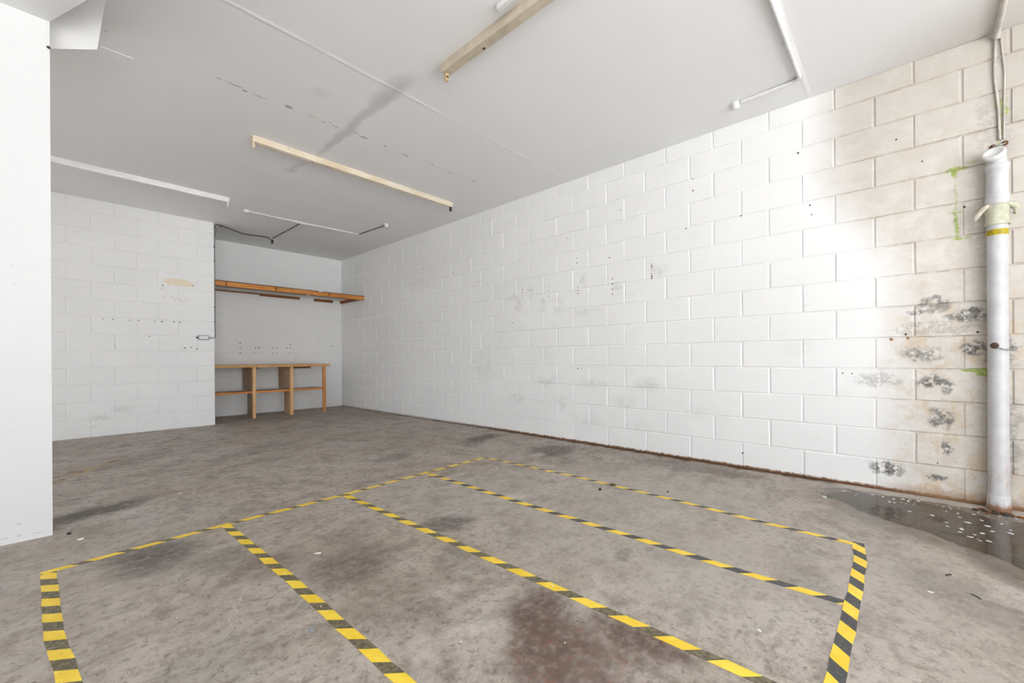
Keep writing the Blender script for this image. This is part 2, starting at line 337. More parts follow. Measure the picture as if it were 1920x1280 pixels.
def ceil_mat():
    M = Mat('ceiling_paint', .7, .2); xc = M.xyz(M.P); p = M.comb(xc[0], xc[1]); pw = M.warp(p, 5, .10, 4); pf = M.warp(p, 25, .03, 4)
    big = M.noise(p, .8, 4); col = M.mix(M.ramp(big, .3, .7), (.885, .885, .89), (.905, .905, .91))
    # long grey smudge on the ceiling
    for cx, cy, rx, ry, ro, k in [(1.60, 2.60, .085, .30, .04, .7), (1.615, 2.85, .055, .42, .04, .9), (1.63, 3.45, .045, .55, -.02, .95), (1.60, 4.30, .04, .20, .05, .6), (1.27, 2.98, .07, .08, 0, .35), (1.58, 4.42, .07, .04, 0, .5)]:
        col = M.mix(M.math('MULTIPLY', M.ell(pw, cx, cy, rx, ry, ro, .3, 1.25), k*.5), col, (.50, .50, .50))
    # row of marks where a partition was taken down
    for cx, cy, rx, ry, k, c in [(1.18, 3.32, .035, .022, .8, 0), (1.35, 3.32, .05, .014, .6, 1), (1.44, 3.33, .02, .010, .6, 0), (1.53, 3.33, .05, .008, .5, 0), (1.48, 3.30, .012, .010, .6, 0), (1.70, 3.30, .018, .010, .8, 0),
                                 (1.77, 3.32, .045, .016, .7, 0), (1.97, 3.32, .018, .012, .7, 0), (2.18, 3.33, .05, .008, .6, 0), (2.21, 3.35, .03, .006, .6, 0), (2.39, 3.30, .012, .008, .5, 0), (2.47, 3.31, .02, .010, .7, 0),
                                 (2.69, 3.32, .05, .010, .4, 0), (2.99, 3.30, .04, .014, .9, 2), (3.25, 3.33, .05, .008, .5, 1), (3.42, 3.33, .07, .006, .4, 1), (.74, 3.32, .02, .006, .6, 0), (.84, 3.32, .06, .008, .7, 0),
                                 (.90, 3.34, .02, .012, .8, 0), (.99, 3.34, .06, .006, .6, 0), (2.23, 3.71, .008, .008, .9, 0), (.20, 3.30, .01, .01, .6, 0), (1.50, 3.36, .3, .004, .12, 0), (2.6, 3.32, .9, .003, .10, 0)]:
        col = M.mix(M.math('MULTIPLY', M.ell(pf, cx, cy, rx, ry, 0, .5, 1.1), k), col, [(.36, .36, .35), (.75, .68, .58), (.75, .50, .28)][c])
    # damp discolouration toward the pipe corner
    col = M.mix(M.math('MULTIPLY', M.ell(pw, 3.65, -.35, .5, .5, 0, .1, 1.2), .45), col, (.60, .55, .49))
    rip = M.ell(p, 1.55, 2.14, .13, .09, 0, .5, 1.2)
    M.color(col); M.bump(M.math('ADD', M.noise(p, 4, 5, .55), M.math('MULTIPLY', M.math('MULTIPLY', M.noise(p, 40, 4, .7, 1.0), rip), 1.2)), .005, .4)
    return M.m

def wood(name, c1, c2, axis=0, rough=.5):
    M = Mat(name, rough, .3)
    sc = [22, 22, 22]; sc[axis] = 1.3
    g = M.noise(M.scale(M.P, tuple(sc)), 2.5, 6, .65, .6); k = M.noise(M.P, 6, 3)
    c = M.mix(M.ramp(g, .32, .68), c1, c2)
    c = M.mix(M.math('MULTIPLY', M.ramp(k, .6, .8), .4), c, tuple(v*.55 for v in c1))
    M.color(c); M.bump(g, .001, .4); return M.m

FLOOR = floor_mat(); CEIL = ceil_mat()
RW = wall_paint('right_wall_paint', 'right'); LW = wall_paint('left_block_paint', 'left'); NW = wall_paint('nib_wall_paint', 'nib', (.70, .70, .70)); PW = wall_paint('plain_block_paint')
HOLE = simple('hole_dark', (.05, .04, .035), .9); HOLEB = simple('plug_brown', (.33, .20, .10), .8)
WHITE = simple('white_plastic', (.80, .80, .79), .35, .4, var=.06); OFFW = simple('white_conduit_paint', (.78, .78, .77), .45, .35, var=.08)
DAMP = simple('damp_conduit_paint', (.62, .58, .53), .5, .3, var=.2, sc=14)
GREYC = simple('grey_cable_shaded_lead', (.16, .155, .15), .6); DARKC = simple('dark_cable', (.045, .042, .04), .6)  # first grey also puts shade into the colour of the ceiling branch leads
STEEL = simple('galvanised_steel', (.42, .43, .43), .45, .5, .6, var=.2, sc=20); RUST = simple('rust', (.20, .075, .035), .85, .1, var=.5, sc=40, bump=.002)
BROWN = simple('brown_metal', (.10, .055, .035), .7, .3, var=.4)
OUT = simple('driveway_concrete', (.53, .535, .54), .9, .1, sc=2)

def cream_metal():
    M = Mat('yellowed_enamel', .42, .4); p = M.P
    c = M.mix(M.ramp(M.noise(p, 3, 4), .3, .7), (.69, .58, .42), (.80, .72, .59))
    c = M.mix(M.math('MULTIPLY', M.ramp(M.noise(p, 17, 5, .7), .58, .72), .5), c, (.42, .27, .13))
    M.color(c); return M.m
CREAM = cream_metal()
BEIGE = simple('rusty_beige', (.50, .36, .22), .6, .3, var=.5, sc=60)
GREY_E = simple('white_enamel_channel', (.88, .88, .87), .4, .4, var=.08, sc=6)

def pipe_mat():
    M = Mat('white_pvc_pipe', .35, .4); p = M.P; x = M.xyz(p)
    c = M.mix(M.ramp(M.noise(p, 12, 5), .35, .7), (.58, .575, .585), (.66, .66, .67))
    c = M.mix(M.math('MULTIPLY', M.math('MULTIPLY', M.ramp(M.noise(M.scale(p, (30, 30, 5)), 1.5, 5, .7), .48, .68), M.ramp(x[2], .55, .02)), .65), c, (.42, .24, .14))
    c = M.mix(M.math('MULTIPLY', M.ramp(M.math('ADD', x[2], M.math('MULTIPLY', M.noise(p, 40, 3), -.05)), .03, -.01), .9), c, (.25, .10, .03))
    M.color(c); return M.m
PVC = pipe_mat()
JOINT = simple('pale_green_coupling', (.60, .60, .46), .7, .2, var=.25, sc=18, bump=.003)
RAG = simple('peeling_beige_tape', (.66, .58, .49), .8, .2, var=.3, sc=30, bump=.003)
YEL = simple('yellow_band', (.50, .38, .012), .4, .4, var=.3, sc=60)

# ------------------------------------------------------------------ block walls
def blocks(mb, o, u, nrm, L, z1, phases, depth=.006, jw=.003, bev=.006, jit=.0009, seed=1, skip=0.0):
    """relief of 400 x 200 mm blocks on the plane through o, along u, facing nrm; phases (even course, odd course)"""
    rnd = random.Random(seed); u = Vector(u); nrm = Vector(nrm); o = Vector(o); up = Vector((0, 0, 1))
    k = 0
    while k*.2 < z1-1e-6:
        za, zb = k*.2, min((k+1)*.2, z1)
        ph = phases[k % 2]; xs = [0.0]; x = ph
        while x < L-1e-4:
            if x > 1e-4: xs.append(x)
            x += .4
        xs.append(L)
        for a, b in zip(xs[:-1], xs[1:]):
            if b-a < .02: 
                mb.add([o+u*a+up*za, o+u*b+up*za, o+u*b+up*zb, o+u*a+up*zb], [(0,1,2,3)]); continue
            d = depth
            j = jw*(rnd.uniform(.6, 1.3)); bv = bev*rnd.uniform(.7, 1.4)
            P = lambda s, z, h: o+u*s+up*z+nrm*h
            j2 = j*.6; bz = bv*.8
            out = [P(a, za, 0), P(b, za, 0), P(b, zb, 0), P(a, zb, 0)]
            mid = [P(a+j, za+j2, 0), P(b-j, za+j2, 0), P(b-j, zb-j2, 0), P(a+j, zb-j2, 0)]
            hh = [d+rnd.uniform(-jit, jit) for _ in range(4)]
            top = [P(a+j+bv, za+j2+bz, hh[0]), P(b-j-bv, za+j2+bz, hh[1]), P(b-j-bv, zb-j2-bz, hh[2]), P(a+j+bv, zb-j2-bz, hh[3])]
            vs = out+mid+top; fs = []
            for i in range(4):
                i2 = (i+1) % 4
                fs.append((i, i2, 4+i2, 4+i)); fs.append((4+i, 4+i2, 8+i2, 8+i))
            fs.append((8, 9, 10, 11)); mb.add(vs, fs)
        k += 1
D = .0062
def dots(mb, pts, plane, val, r, mi):
    for a, z in pts:
        n = 8; rr = r*random.uniform(.7, 1.2); out = []
        for h in (0, .0016):
            for k in range(n):
                an = 2*math.pi*k/n
                da, dz = rr*math.cos(an)*random.uniform(.85, 1.15), rr*math.sin(an)
                out.append((val-h, a+da, z+dz) if plane == 'x' else (a+da, val-h, z+dz))
        mb.add(out, [tuple(range(n, 2*n))]+[(k, (k+1) % n, n+(k+1) % n, n+k) for k in range(n)], mi)

# right wall: inner face x = XR
mb = MB()
L = YB-(YD-.5)
blocks(mb, (XR+D, YD-.5, 0), (0, 1, 0), (-1, 0, 0), L, H, phases=((.13-(YD-.5)) % .4, (.34-(YD-.5)) % .4), depth=D, seed=3)
mb.box(XR+D+.003, XR+.2, YD-.5, YB+.2, 0, H+.15)
holes = [(3.24, 1.73), (3.24, 1.68), (3.24, 1.60), (2.85, 1.66), (2.85, 1.62), (2.85, 1.56), (2.48, 1.92), (2.48, 1.87), (2.47, 1.62), (2.47, 1.55), (2.07, 1.65), (2.07, 1.60), (2.07, 1.55), (2.07, 1.50),
         (1.67, 1.73), (1.67, 1.69), (1.67, 1.64), (1.67, 1.60), (1.30, 2.40), (.30, .765), (.25, .765), (3.2, .77), (3.14, .77), (2.48, .77), (2.43, .77), (4.0, 1.87), (2.6, 2.15), (2.1, 1.86), (3.4, 1.3), (1.36, 1.99), (.93, 2.0),
         (.48, 1.97), (.47, 1.90), (.02, 2.28), (4.5, 2.05), (1.98, 2.3), (5.5, 2.3), (5.2, .5), (6.4, .35), (.93, .12), (4.4, .35), (.55, 2.37), (-.1, 2.1), (-.28, 1.77), (-.02, 1.02), (-.33, 1.02), (-.16, .22)]
dots(mb, holes, 'x', XR, .0055, 1)
dots(mb, [(1.67, 1.71), (1.67, 1.62), (2.47, 1.58), (.05, .99), (-.03, .995), (3.24, 1.64), (1.3, 2.3)], 'x', XR, .008, 2)
tag(mb.build('wall_right', [RW, HOLE, HOLEB]), 'long white painted concrete block wall, cream and peeling beside the downpipe', 'wall', kind='structure')

# left rear wall and the alcove side it turns into
mb = MB()
blocks(mb, (XW, YL+D*.6, 0), (1, 0, 0), (0, -1, 0), XA-XW, H, ((.29-XW) % .4, (.09-XW) % .4), depth=D*.6, bev=.005, seed=5)
mb.box(XW-.2, XA-.0005, YL+D*.6+.003, YB+.2, 0, H+.15)
dots(mb, [(.385, 1.37), (.47, 1.37), (.62, 1.37), (.70, 1.37), (.85, 1.37), (.92, 1.37), (1.04, 1.375), (1.10, 1.37), (1.22, 1.05), (1.15, 1.04), (.80, 1.18), (1.28, 1.03), (1.24, 1.86), (.93, 1.83)], 'y', YL, .007, 1)
tag(mb.build('wall_left_rear', [LW, HOLE]), 'white block wall left of the timber alcove, with a yellowed patch', 'wall', kind='structure')

# alcove back wall
mb = MB()
blocks(mb, (XA, YB, 0), (1, 0, 0), (0, -1, 0), XR-XA, H, (.2, .0), depth=.0016, jit=.0006, seed=6)
mb.box(XA, XR+.2, YB+.003, YB+.2, 0, H+.15)
dots(mb, [(2.02, 1.15), (2.02, 1.08), (2.02, .99), (2.24, 1.08), (2.29, 1.08), (2.22, .99), (2.28, .99), (2.50, 1.08), (2.56, 1.08), (2.50, .99), (2.56, .99), (2.78, 1.14), (2.78, 1.08), (2.72, 1.08), (2.76, .99), (3.5, 1.13)], 'y', YB-.003, .008, 1)
tag(mb.build('wall_back', [PW, HOLE]), 'white block back wall of the alcove behind bench and shelf', 'wall', kind='structure')

# short wall on the left (nib) with smooth face
mb = MB(); mb.box(XW, XN, YN, YN+.11, 0, H+.02)
dots(mb, [(XN-.004, 2.47)], 'y', YN, .007, 1)
tag(mb.build('wall_nib', [NW, HOLE]), 'smooth white short wall at the left edge of the picture', 'wall', kind='structure')
mb = MB(); mb.box(XW-.2, XW, YD-.2, 3.7, 0, H+.15); mb.box(XW-.2, XW, 5.55, YL, 0, H+.15); mb.box(XW-.2, XW, 3.7, 5.55, 2.05, H+.15)  # side opening is an unseen addition that lets daylight onto the rear floor
tag(mb.build('wall_left', PW), 'white outer wall on the left, out of view, with a side doorway added to light the rear', 'wall', kind='structure')
mb = MB(); mb.box(XW-.2, XW+.25, YD-.2, YD, 0, H+.15); mb.box(2.75, XR, YD-.2, YD, 0, H+.15); mb.box(XW+.25, 2.75, YD-.2, YD, 2.66, H+.15)
tag(mb.build('wall_front', PW), 'front wall round the wide open doorway behind the viewer', 'wall', kind='structure')

# floor and ceiling
mb = MB(); mb.box(XW-.2, XR+.2, YD-.2, YB+.2, -.15, 0)
tag(mb.build('floor', FLOOR), 'worn stained concrete floor', 'floor', kind='structure')
mb = MB(); mb.box(XW-.2, XR+.2, YD-.2, YB+.2, H, H+.2)
for yj, xa, xb in [(.48, XN, XR), (2.57, .3, XR), (3.60, .14, .35), (4.64, .9, 2.6), (6.70, XA, XR)]:      # slightly proud sheet joints
    n = 24
    for i in range(n):
        a = xa+(xb-xa)*i/n; b = xa+(xb-xa)*(i+1)/n; h1 = .0022*(.3+.7*random.random()); h0 = h1
        mb.add([(a, yj-.02, H), (b, yj-.02, H), (b, yj-.006, H-h0), (a, yj-.006, H-h0), (b, yj+.006, H-h0), (a, yj+.006, H-h0), (b, yj+.02, H), (a, yj+.02, H)], [(0,1,2,3), (3,2,4,5), (5,4,6,7)])
tag(mb.build('ceiling', CEIL), 'white sheeted ceiling with a grey smudge and faint joints', 'ceiling', kind='structure')
# bulkhead at the top of the short wall with a sloping cheek up to the ceiling
mb = MB()
A = (XN, YN); B = (.111, 2.847); dx, dy = B[0]-A[0], B[1]-A[1]; t = 4.0
Cc = (A[0]+dx*t, A[1]+dy*t)
poly = [(XW, YN), A, Cc, (Cc[0], 1.2), (XW, 1.2)]
n = len(poly)
mb.add([(x, y, ZS) for x, y in poly]+[(x, y, H+.02) for x, y in poly], [tuple(range(n)), tuple(range(n, 2*n))]+[(i, (i+1) % n, n+(i+1) % n, n+i) for i in range(n)])
tag(mb.build('trim_1', PW), 'white lowered bulkhead over the short left wall', 'bulkhead', kind='structure')
mb = MB()
E_, C_, D_ = Vector((XN-.045, 3.421, 2.570)), Vector((.163, 3.202, 2.570)), Vector((.186, 3.02, H+.002))
F_ = E_+(D_-C_); th = Vector((.001, .016, .006))      # diagonal downstand board, leaning slightly to the doorway at the top
mb.add([E_, C_, D_, F_, E_+th, C_+th, D_+th, F_+th], [(0,1,2,3), (4,5,6,7), (0,1,5,4), (1,2,6,5), (2,3,7,6), (3,0,4,7)])
tag(mb.build('trim_2', PW), 'pale diagonal downstand board between bulkhead and ceiling', 'bulkhead', kind='structure')
# outside
mb = MB(); mb.box(-30, 34, -45, YD-.2, -.15, -.01)
tag(mb.build('driveway_floor', OUT), 'pale concrete driveway outside the doorway', 'driveway', kind='structure')

mb = MB(); mb.box(-30, XW-.2, YD-.2, 30, -.15, -.01)
tag(mb.build('added_yard_floor', simple('low_bounce_ground', (.07, .07, .07), .9)), 'unseen ground added outside the side doorway, dark to limit bounced light', 'yard', kind='structure')  # added ground, coloured dark so little light bounces in at the side

# thin cover panel on the ceiling by the cheek
mb = MB(); mb.box(.185, .335, 3.475, 3.592, H-.006, H-.0005, bev=.002)
tag(mb.build('cover_panel', CEIL), 'small square painted cover panel on the ceiling beside the left bulkhead', 'panel')

# ------------------------------------------------------------------ fluorescent battens (no tubes)
def lampholder(mb, x, y, z, ax, mi=0):
    # small drop bracket with a slotted round head
    w_ = .008
    if ax == 'x': mb.box(x-w_, x+w_, y-.016, y+.016, z-.030, z+.004, mi, .003)
    else: mb.box(x-.016, x+.016, y-w_, y+w_, z-.030, z+.004, mi, .003)
    mb.lathe((x, y, z-.034) if ax == 'x' else (x, y, z-.034), [(.0145, -.008), (.017, -.004), (.017, .006), (.013, .010)], 14, mi, (1, 0, 0) if ax == 'x' else (0, 1, 0))

def batten(ax, a, b, c, wid, ht, mat, hmat1, hmat2, label, marks):
    mid = (a+b)/2; loc = (mid, c, H) if ax == 'x' else (c, mid, H)
    t = empty('fluorescent_batten', loc, label, 'ceiling light', 'fluorescent battens on the ceiling')
    mb = MB()
    # tapered channel: section across
    sec = [(-wid*.5, 0), (-wid*.5, -ht*.55), (-wid*.36, -ht), (wid*.36, -ht), (wid*.5, -ht*.55), (wid*.5, 0)]
    vs = []
    for s_ in (a, b):
        for q, z in sec: vs.append((s_, c+q, H+z) if ax == 'x' else (c+q, s_, H+z))
    n = 6; mb.add(vs, [tuple(range(n)), tuple(range(n, 2*n))]+[(i, (i+1) % n, n+(i+1) % n, n+i) for i in range(n)])
    mb.build('channel', mat, t)
    mb = MB()
    if ax == 'x': mb.box(a+.01, b-.01, c-.004, c+.004, H-ht-.0025, H-ht-.0002, 0, .001)
    else: mb.box(c-.004, c+.004, a+.01, b-.01, H-ht-.0025, H-ht-.0002, 0, .001)
    mb.build('cover_rib', mat, t)
    for e, hm in ((a+.012, hmat1), (b-.012, hmat2)):
        mb = MB(); lampholder(mb, e if ax == 'x' else c, c if ax == 'x' else e, H-ht, ax); mb.build('lampholder', hm, t)
    for s_, q, r in marks:
        mb = MB(); x, y = (s_, c+q) if ax == 'x' else (c+q, s_)
        mb.lathe((x, y, H-ht+.001), [(r, 0), (r*.9, -.003), (r*.4, -.0045)], 10); mb.build('fixing_screw', BROWN, t)
    return t
batten('x', 1.12, 3.245, 3.975, .062, .048, CREAM, CREAM, BROWN, 'yellowed bare fluorescent batten in the middle of the ceiling, ending near the block wall', [(1.62, .01, .010), (1.75, -.01, .006)])
batten('y', .35, 2.135, 1.70, .078, .050, simple('tanned_enamel', (.62, .54, .42), .45, .35, var=.18, sc=9), CREAM, BEIGE, 'yellowed bare fluorescent batten at the top edge of the picture with a rusty end', [(1.79, .012, .010)])
batten('x', -.75, 1.372, 5.705, .060, .050, GREY_E, WHITE, WHITE, 'white bare fluorescent batten partly hidden by the short left wall', [])
# end hardware hanging from the near batten
mb = MB(); mb.box(1.583, 1.613, 1.40, 1.56, H-.030, H, 0, .004); tag(mb.build('junction_box', WHITE), 'small white box on the ceiling touching the near batten', 'junction box')

# ------------------------------------------------------------------ conduits
def saddle(mb, p, ax, r, mi=0):
    x, y, z = p; s_ = r+.002
    if ax == 'x': mb.box(x-.007, x+.007, y-s_-.012, y+s_+.012, H-.003, H, mi); mb.lathe((x-.007, y, z), [(s_, 0), (s_, .014)], 14, mi, (1, 0, 0))
    else: mb.box(x-s_-.012, x+s_+.012, y-.007, y+.007, H-.003, H, mi); mb.lathe((x, y-.007, z), [(s_, 0), (s_, .014)], 14, mi, (0, 1, 0))

t = empty('electrical_conduit', (3.39, .49, H), 'white right-angled conduit on the ceiling above the block wall', 'conduit')
zc = H-.013; bend = [(3.39-.05+.05*math.sin(a), .49+.05-.05*math.cos(a), zc) for a in [i*math.pi/12 for i in range(7)]]
mb = MB(); mb.tube([(1.9, .49, zc)]+bend+[(3.395, .84, zc)], .0125, 14); mb.build('tube', OFFW, t)
mb = MB(); saddle(mb, (2.95, .49, zc), 'x', .0125); mb.build('saddle', OFFW, t)
mb = MB(); saddle(mb, (2.35, .49, zc), 'x', .0125); mb.build('saddle', OFFW, t)
mb = MB(); mb.tube([(3.395, .80, zc), (3.398, .85, zc)], .016, 14); mb.build('coupling', OFFW, t)
mb = MB(); mb.lathe((3.405, .89, H), [(.031, 0), (.032, -.018), (.026, -.030), (.024, -.042), (.018, -.046)], 24); mb.build('ceiling_rose', WHITE, t)

t = empty('electrical_conduit', (2.3, 5.97, H), 'long thin white conduit on the rear ceiling in front of the alcove', 'conduit')
zc = H-.011
mb = MB(); mb.tube([(1.65, 6.0, zc), (2.3, 5.975, zc), (3.08, 5.93, zc)], .010, 10); mb.build('tube', OFFW, t)
mb = MB(); mb.lathe((1.63, 6.0, H), [(.030, 0), (.030, -.020), (.022, -.030)], 20); mb.build('end_box', WHITE, t)
mb = MB(); mb.tube([(2.19, 5.98, zc-.002), (2.35, 5.974, zc-.002)], .017, 12); mb.build('tee_joint', WHITE, t)
for xx in (2.43, 2.62, 2.83):
    mb = MB(); saddle(mb, (xx, 5.975-.06*(xx-2.3)/.78, zc), 'x', .010); mb.build('saddle', OFFW, t)
mb = MB(); mb.tube([(3.08, 5.93, zc), (3.12, 5.26, zc)], .007, 10); mb.build('branch_tube', GREYC, t)  # dark grey stands in for the shadow line along this lead
mb = MB(); mb.lathe((3.12, 5.23, H), [(.034, 0), (.034, -.012), (.024, -.030), (.020, -.048)], 20); mb.build('ceiling_rose', WHITE, t)
mb = MB(); saddle(mb, (3.10, 5.6, zc), 'y', .007); mb.build('saddle', OFFW, t)
mb = MB(); mb.tube([(2.28, 5.97, zc), (2.27, 7.08, zc)], .007, 10); mb.build('branch_tube', GREYC, t)  # shade painted into the lead's colour here too
mb = MB(); saddle(mb, (2.275, 6.5, zc), 'y', .007); mb.build('saddle', OFFW, t)

t = empty('lamp_bracket', (2.27, 7.10, H), 'small dark bracket hanging from the ceiling where the black cable ends', 'bracket')
mb = MB(); mb.box(2.245, 2.295, 7.085, 7.125, H-.022, H, 0, .004); mb.build('base', WHITE, t)
mb = MB(); mb.box(2.262, 2.286, 7.09, 7.115, H-.085, H-.022, 0, .004); mb.build('hook', DARKC, t)

t = empty('hanging_cable', (XA+.01, 6.88, 1.19), 'dark slack cable looping along the alcove ceiling and down the wall corner', 'cable')
cb = [(2.255, 7.09, H-.03), (2.20, 7.06, H-.014), (2.10, 7.07, H-.012), (1.96, 7.08, H-.022), (1.85, 7.04, H-.03), (1.75, 7.0, H-.020), (1.62, 6.94, H-.010), (1.55, 6.90, H-.012), (1.50, 6.88, H-.022), (1.483, 6.876, H-.07)]
mb = MB(); mb.tube(cb, .006, 8); mb.build('loop', DARKC, t)
mb = MB(); mb.tube([(1.58, 6.93, H-.012), (1.535, 6.90, H-.04), (1.50, 6.885, H-.10), (1.484, 6.876, H-.2)], .004, 8); mb.build('second_strand', GREYC, t)
mb = MB(); mb.tube([(1.483, 6.876, H-.07), (1.483, 6.874, 2.2), (1.483, 6.874, 1.9), (1.484, 6.872, 1.21), (1.482, 6.862, 1.186), (1.476, 6.856, 1.182), (1.44, 6.857, 1.180), (1.405, 6.857, 1.178)], .0045, 8); mb.build('wall_run', GREYC, t)
for z in (2.42, 2.23, 1.6, 1.4):
    mb = MB(); mb.box(1.470, 1.486, 6.858, 6.884, z-.006, z+.006, 0, .001); mb.build('clip', DARKC, t)

t = empty('switch_box', (1.345, YL, 1.18), 'small grey metal switch box on the white wall left of the alcove', 'switch box')
mb = MB(); mb.box(1.285, 1.405, YL-.042, YL, 1.150, 1.212, 0, .006); mb.build('housing', STEEL, t)
mb = MB(); mb.box(1.305, 1.398, YL-.046, YL-.041, 1.160, 1.204, 0, .002); mb.build('cover', simple('pale_steel', (.62, .63, .63), .4, .5, .3), t)
mb = MB(); mb.lathe((1.285, YL-.02, 1.181), [(.012, 0), (.012, -.014), (.008, -.018)], 12, 0, (1, 0, 0)); mb.build('cable_gland', DARKC, t)

# conduit in the damp corner, then down the wall
t = empty('corner_conduit', (3.67, -.41, H), 'stained painted conduit crossing the ceiling above the downpipe', 'conduit')
mb = MB(); mb.tube([(2.9, -.39, H-.016), (3.62, -.408, H-.016), (3.66, -.41, H-.022), (3.676, -.41, H-.05)], .015, 12); mb.build('tube', DAMP, t)
mb = MB(); mb.tube([(3.683, -.405, H-.04), (3.685, -.40, 2.5), (3.685, -.415, 2.3), (3.685, -.42, 2.12)], .006, 8); mb.build('down_lead', DAMP, t)
mb = MB(); mb.tube([(3.685, -.425, H-.04), (3.687, -.44, 2.5), (3.687, -.437, 2.3), (3.687, -.435, 2.12)], .004, 8); mb.build('down_lead', DAMP, t)

# ------------------------------------------------------------------ downpipe
PX, PYY = 3.640, -.403
t = empty('downpipe', (PX, PYY, 0), 'white plastic downpipe standing against the peeling wall at the right', 'pipe')
mb = MB(); mb.lathe((PX, PYY, .085), [(.0415, 0), (.0415, 1.56)], 32); mb.build('lower_pipe', PVC, t)
mb = MB(); mb.lathe((PX, PYY, 0), [(.050, .004), (.049, .02), (.0455, .045), (.0455, .083), (.0425, .090)], 32); mb.build('foot_socket', PVC, t)
mb = MB(); mb.lathe((PX, PYY, 1.562), [(.0428, 0), (.0430, .002), (.0430, .030), (.0428, .032)], 32); mb.build('yellow_band', YEL, t)['label'] = 'yellow tape band'
mb = MB(); mb.lathe((PX-.002, PYY, 1.62), [(.050, 0), (.050, .010), (.046, .020), (.045, .05), (.048, .075), (.050, .10), (.045, .115)], 32); mb.build('coupling', JOINT, t)['label'] = 'pale green joint collar'
# lopsided ears of the clamp
mb = MB(); mb.tube([(PX-.03, PYY+.035, 1.735), (PX-.035, PYY+.065, 1.71), (PX-.03, PYY+.085, 1.675), (PX-.025, PYY+.09, 1.66)], [.010, .015, .013, .007], 10); mb.build('peeling_tape', RAG, t)
mb = MB(); mb.tube([(PX-.03, PYY-.03, 1.735), (PX-.02, PYY-.055, 1.725), (PX-.01, PYY-.072, 1.70), (PX-.012, PYY-.06, 1.672)], [.008, .017, .017, .009], 10); mb.build('clamp_ear', JOINT, t)
PA = PX-.004; PB = PYY-.0
mb = MB(); mb.lathe((PA, PB, 1.735), [(.0475, 0), (.0478, .034), (.0450, .037), (.0450, .040), (.0475, .043), (.0470, .054), (.0430, .058)], 32); mb.build('upper_collar', PVC, t)
mb = MB(); mb.lathe((PA, PB, 1.792), [(.0425, 0), (.0425, .140), (.0470, .143), (.0475, .168), (.0440, .172)], 32); mb.build('upper_socket', PVC, t)
mb = MB(); mb.tube([(PA, PB, 1.955), (PA-.001, PB+.001, 1.975), (PA-.006, PB+.004, 1.995), (PA-.018, PB+.009, 2.008), (PA-.030, PB+.013, 2.015)], .040, 24); mb.build('elbow', PVC, t)
mb = MB(); mb.lathe((PA-.024, PB+.012, 2.010), [(.044, 0), (.0475, .004), (.0475, .020), (.044, .026), (.036, .028), (.034, .025), (.002, .025)], 32, 0, (-.76, .24, .58)); mb.build('end_cap', WHITE, t)
mb = MB(); mb.box(PX+.03, XR-.001, PYY-.012, PYY+.012, 1.30, 1.32, 0, .002); mb.build('wall_bracket', STEEL, t)

# rust lump and dark gap at the foot
mb = MB()
for i in range(26):
    a = random.uniform(-.2, 1.0); x = 3.568-.03*a+random.uniform(-.02, .02); y = PYY+.06-.17*a+random.uniform(-.015, .015); r = random.uniform(.006, .014)
    mb.lathe((x, y, 0), [(r*1.2, 0), (r*1.1, r*.5), (r*.5, r*.95)], 7, random.choice([0, 0, 1, 2]), (random.uniform(-.2, .2), random.uniform(-.2, .2), 1), False)
tag(mb.build('rusty_debris', [DARKC, RUST, simple('orange_rust', (.45, .18, .03), .8, var=.4)]), 'black and orange rust crumbs round the foot of the downpipe', 'debris', kind='stuff')

t = empty('rusty_bolt', (3.575, -.392, .935), 'rusty bolt with a bent rod sticking out across the downpipe', 'bolt')
mb = MB(); mb.lathe((3.586, -.385, .937), [(.015, 0), (.017, .006), (.017, .018), (.010, .024)], 12, 0, (-1, .2, 0)); mb.build('head', BROWN, t)
mb = MB(); mb.tube([(3.585, -.392, .932), (3.588, -.42, .917), (3.615, -.452, .914), (3.66, -.462, .918), (XR-.001, -.47, .93)], .0045, 8); mb.build('rod', STEEL, t)

t = empty('rusted_clip', (3.68, -.418, 2.09), 'rusted wall clip just above the capped top of the downpipe', 'clip')
mb = MB(); mb.tube([(3.680, -.394, 2.088), (3.662, -.404, 2.080), (3.660, -.42, 2.080), (3.664, -.434, 2.086), (3.682, -.440, 2.094)], .0045, 8); mb.build('strap', STEEL, t)
for yy, zz in ((-.394, 2.088), (-.440, 2.095)):
    mb = MB(); mb.lathe((XR-.001, yy, zz), [(.013, 0), (.013, .006), (.007, .010)], 10, 0, (-1, 0, 0)); mb.build('screw_head', RUST, t)

# ------------------------------------------------------------------ timber shelf and bench in the alcove
W1 = wood('pine_orange', (.46, .155, .030), (.78, .34, .085)); W2 = wood('pine_pale', (.62, .35, .15), (.86, .56, .29), 2); W3 = wood('ply_brown', (.20, .115, .062), (.31, .20, .12), 0)
W4 = wood('pine_orange_upright', (.52, .21, .06), (.72, .36, .13), 2); W5 = wood('bench_top_timber', (.52, .28, .10), (.75, .45, .20)); WD = wood('ledger_timber', (.20, .07, .022), (.33, .12, .04)); WB = simple('white_board', (.70, .70, .68), .6)
t = empty('timber_shelf', (2.585, 7.3, 1.89), 'high orange timber shelf spanning the alcove from wall to wall', 'shelf')
x0, x1 = XA+.016, XR-.008
mb = MB(); mb.box(x0, x1, 6.93, 6.972, 1.915, 1.972, 0, .003); mb.build('front_rail', W1, t)
mb = MB(); mb.box(x0, 2.905, 6.926, 7.475, 1.9725, 1.988, 0, .002); mb.build('front_board', W3, t)
mb = MB(); mb.box(2.985, x1, 6.926, 7.475, 1.9725, 1.988, 0, .002); mb.build('front_board', W3, t)
mb = MB(); mb.box(x0, x1, 7.477, 7.77, 1.9725, 1.990, 0, .002); mb.build('rear_board', WB, t)['label'] = 'white underside board'
mb = MB(); mb.box(x0, x1, 6.9725, 7.05, 1.940, 1.972, 0, .002); mb.build('inner_rail', W3, t)
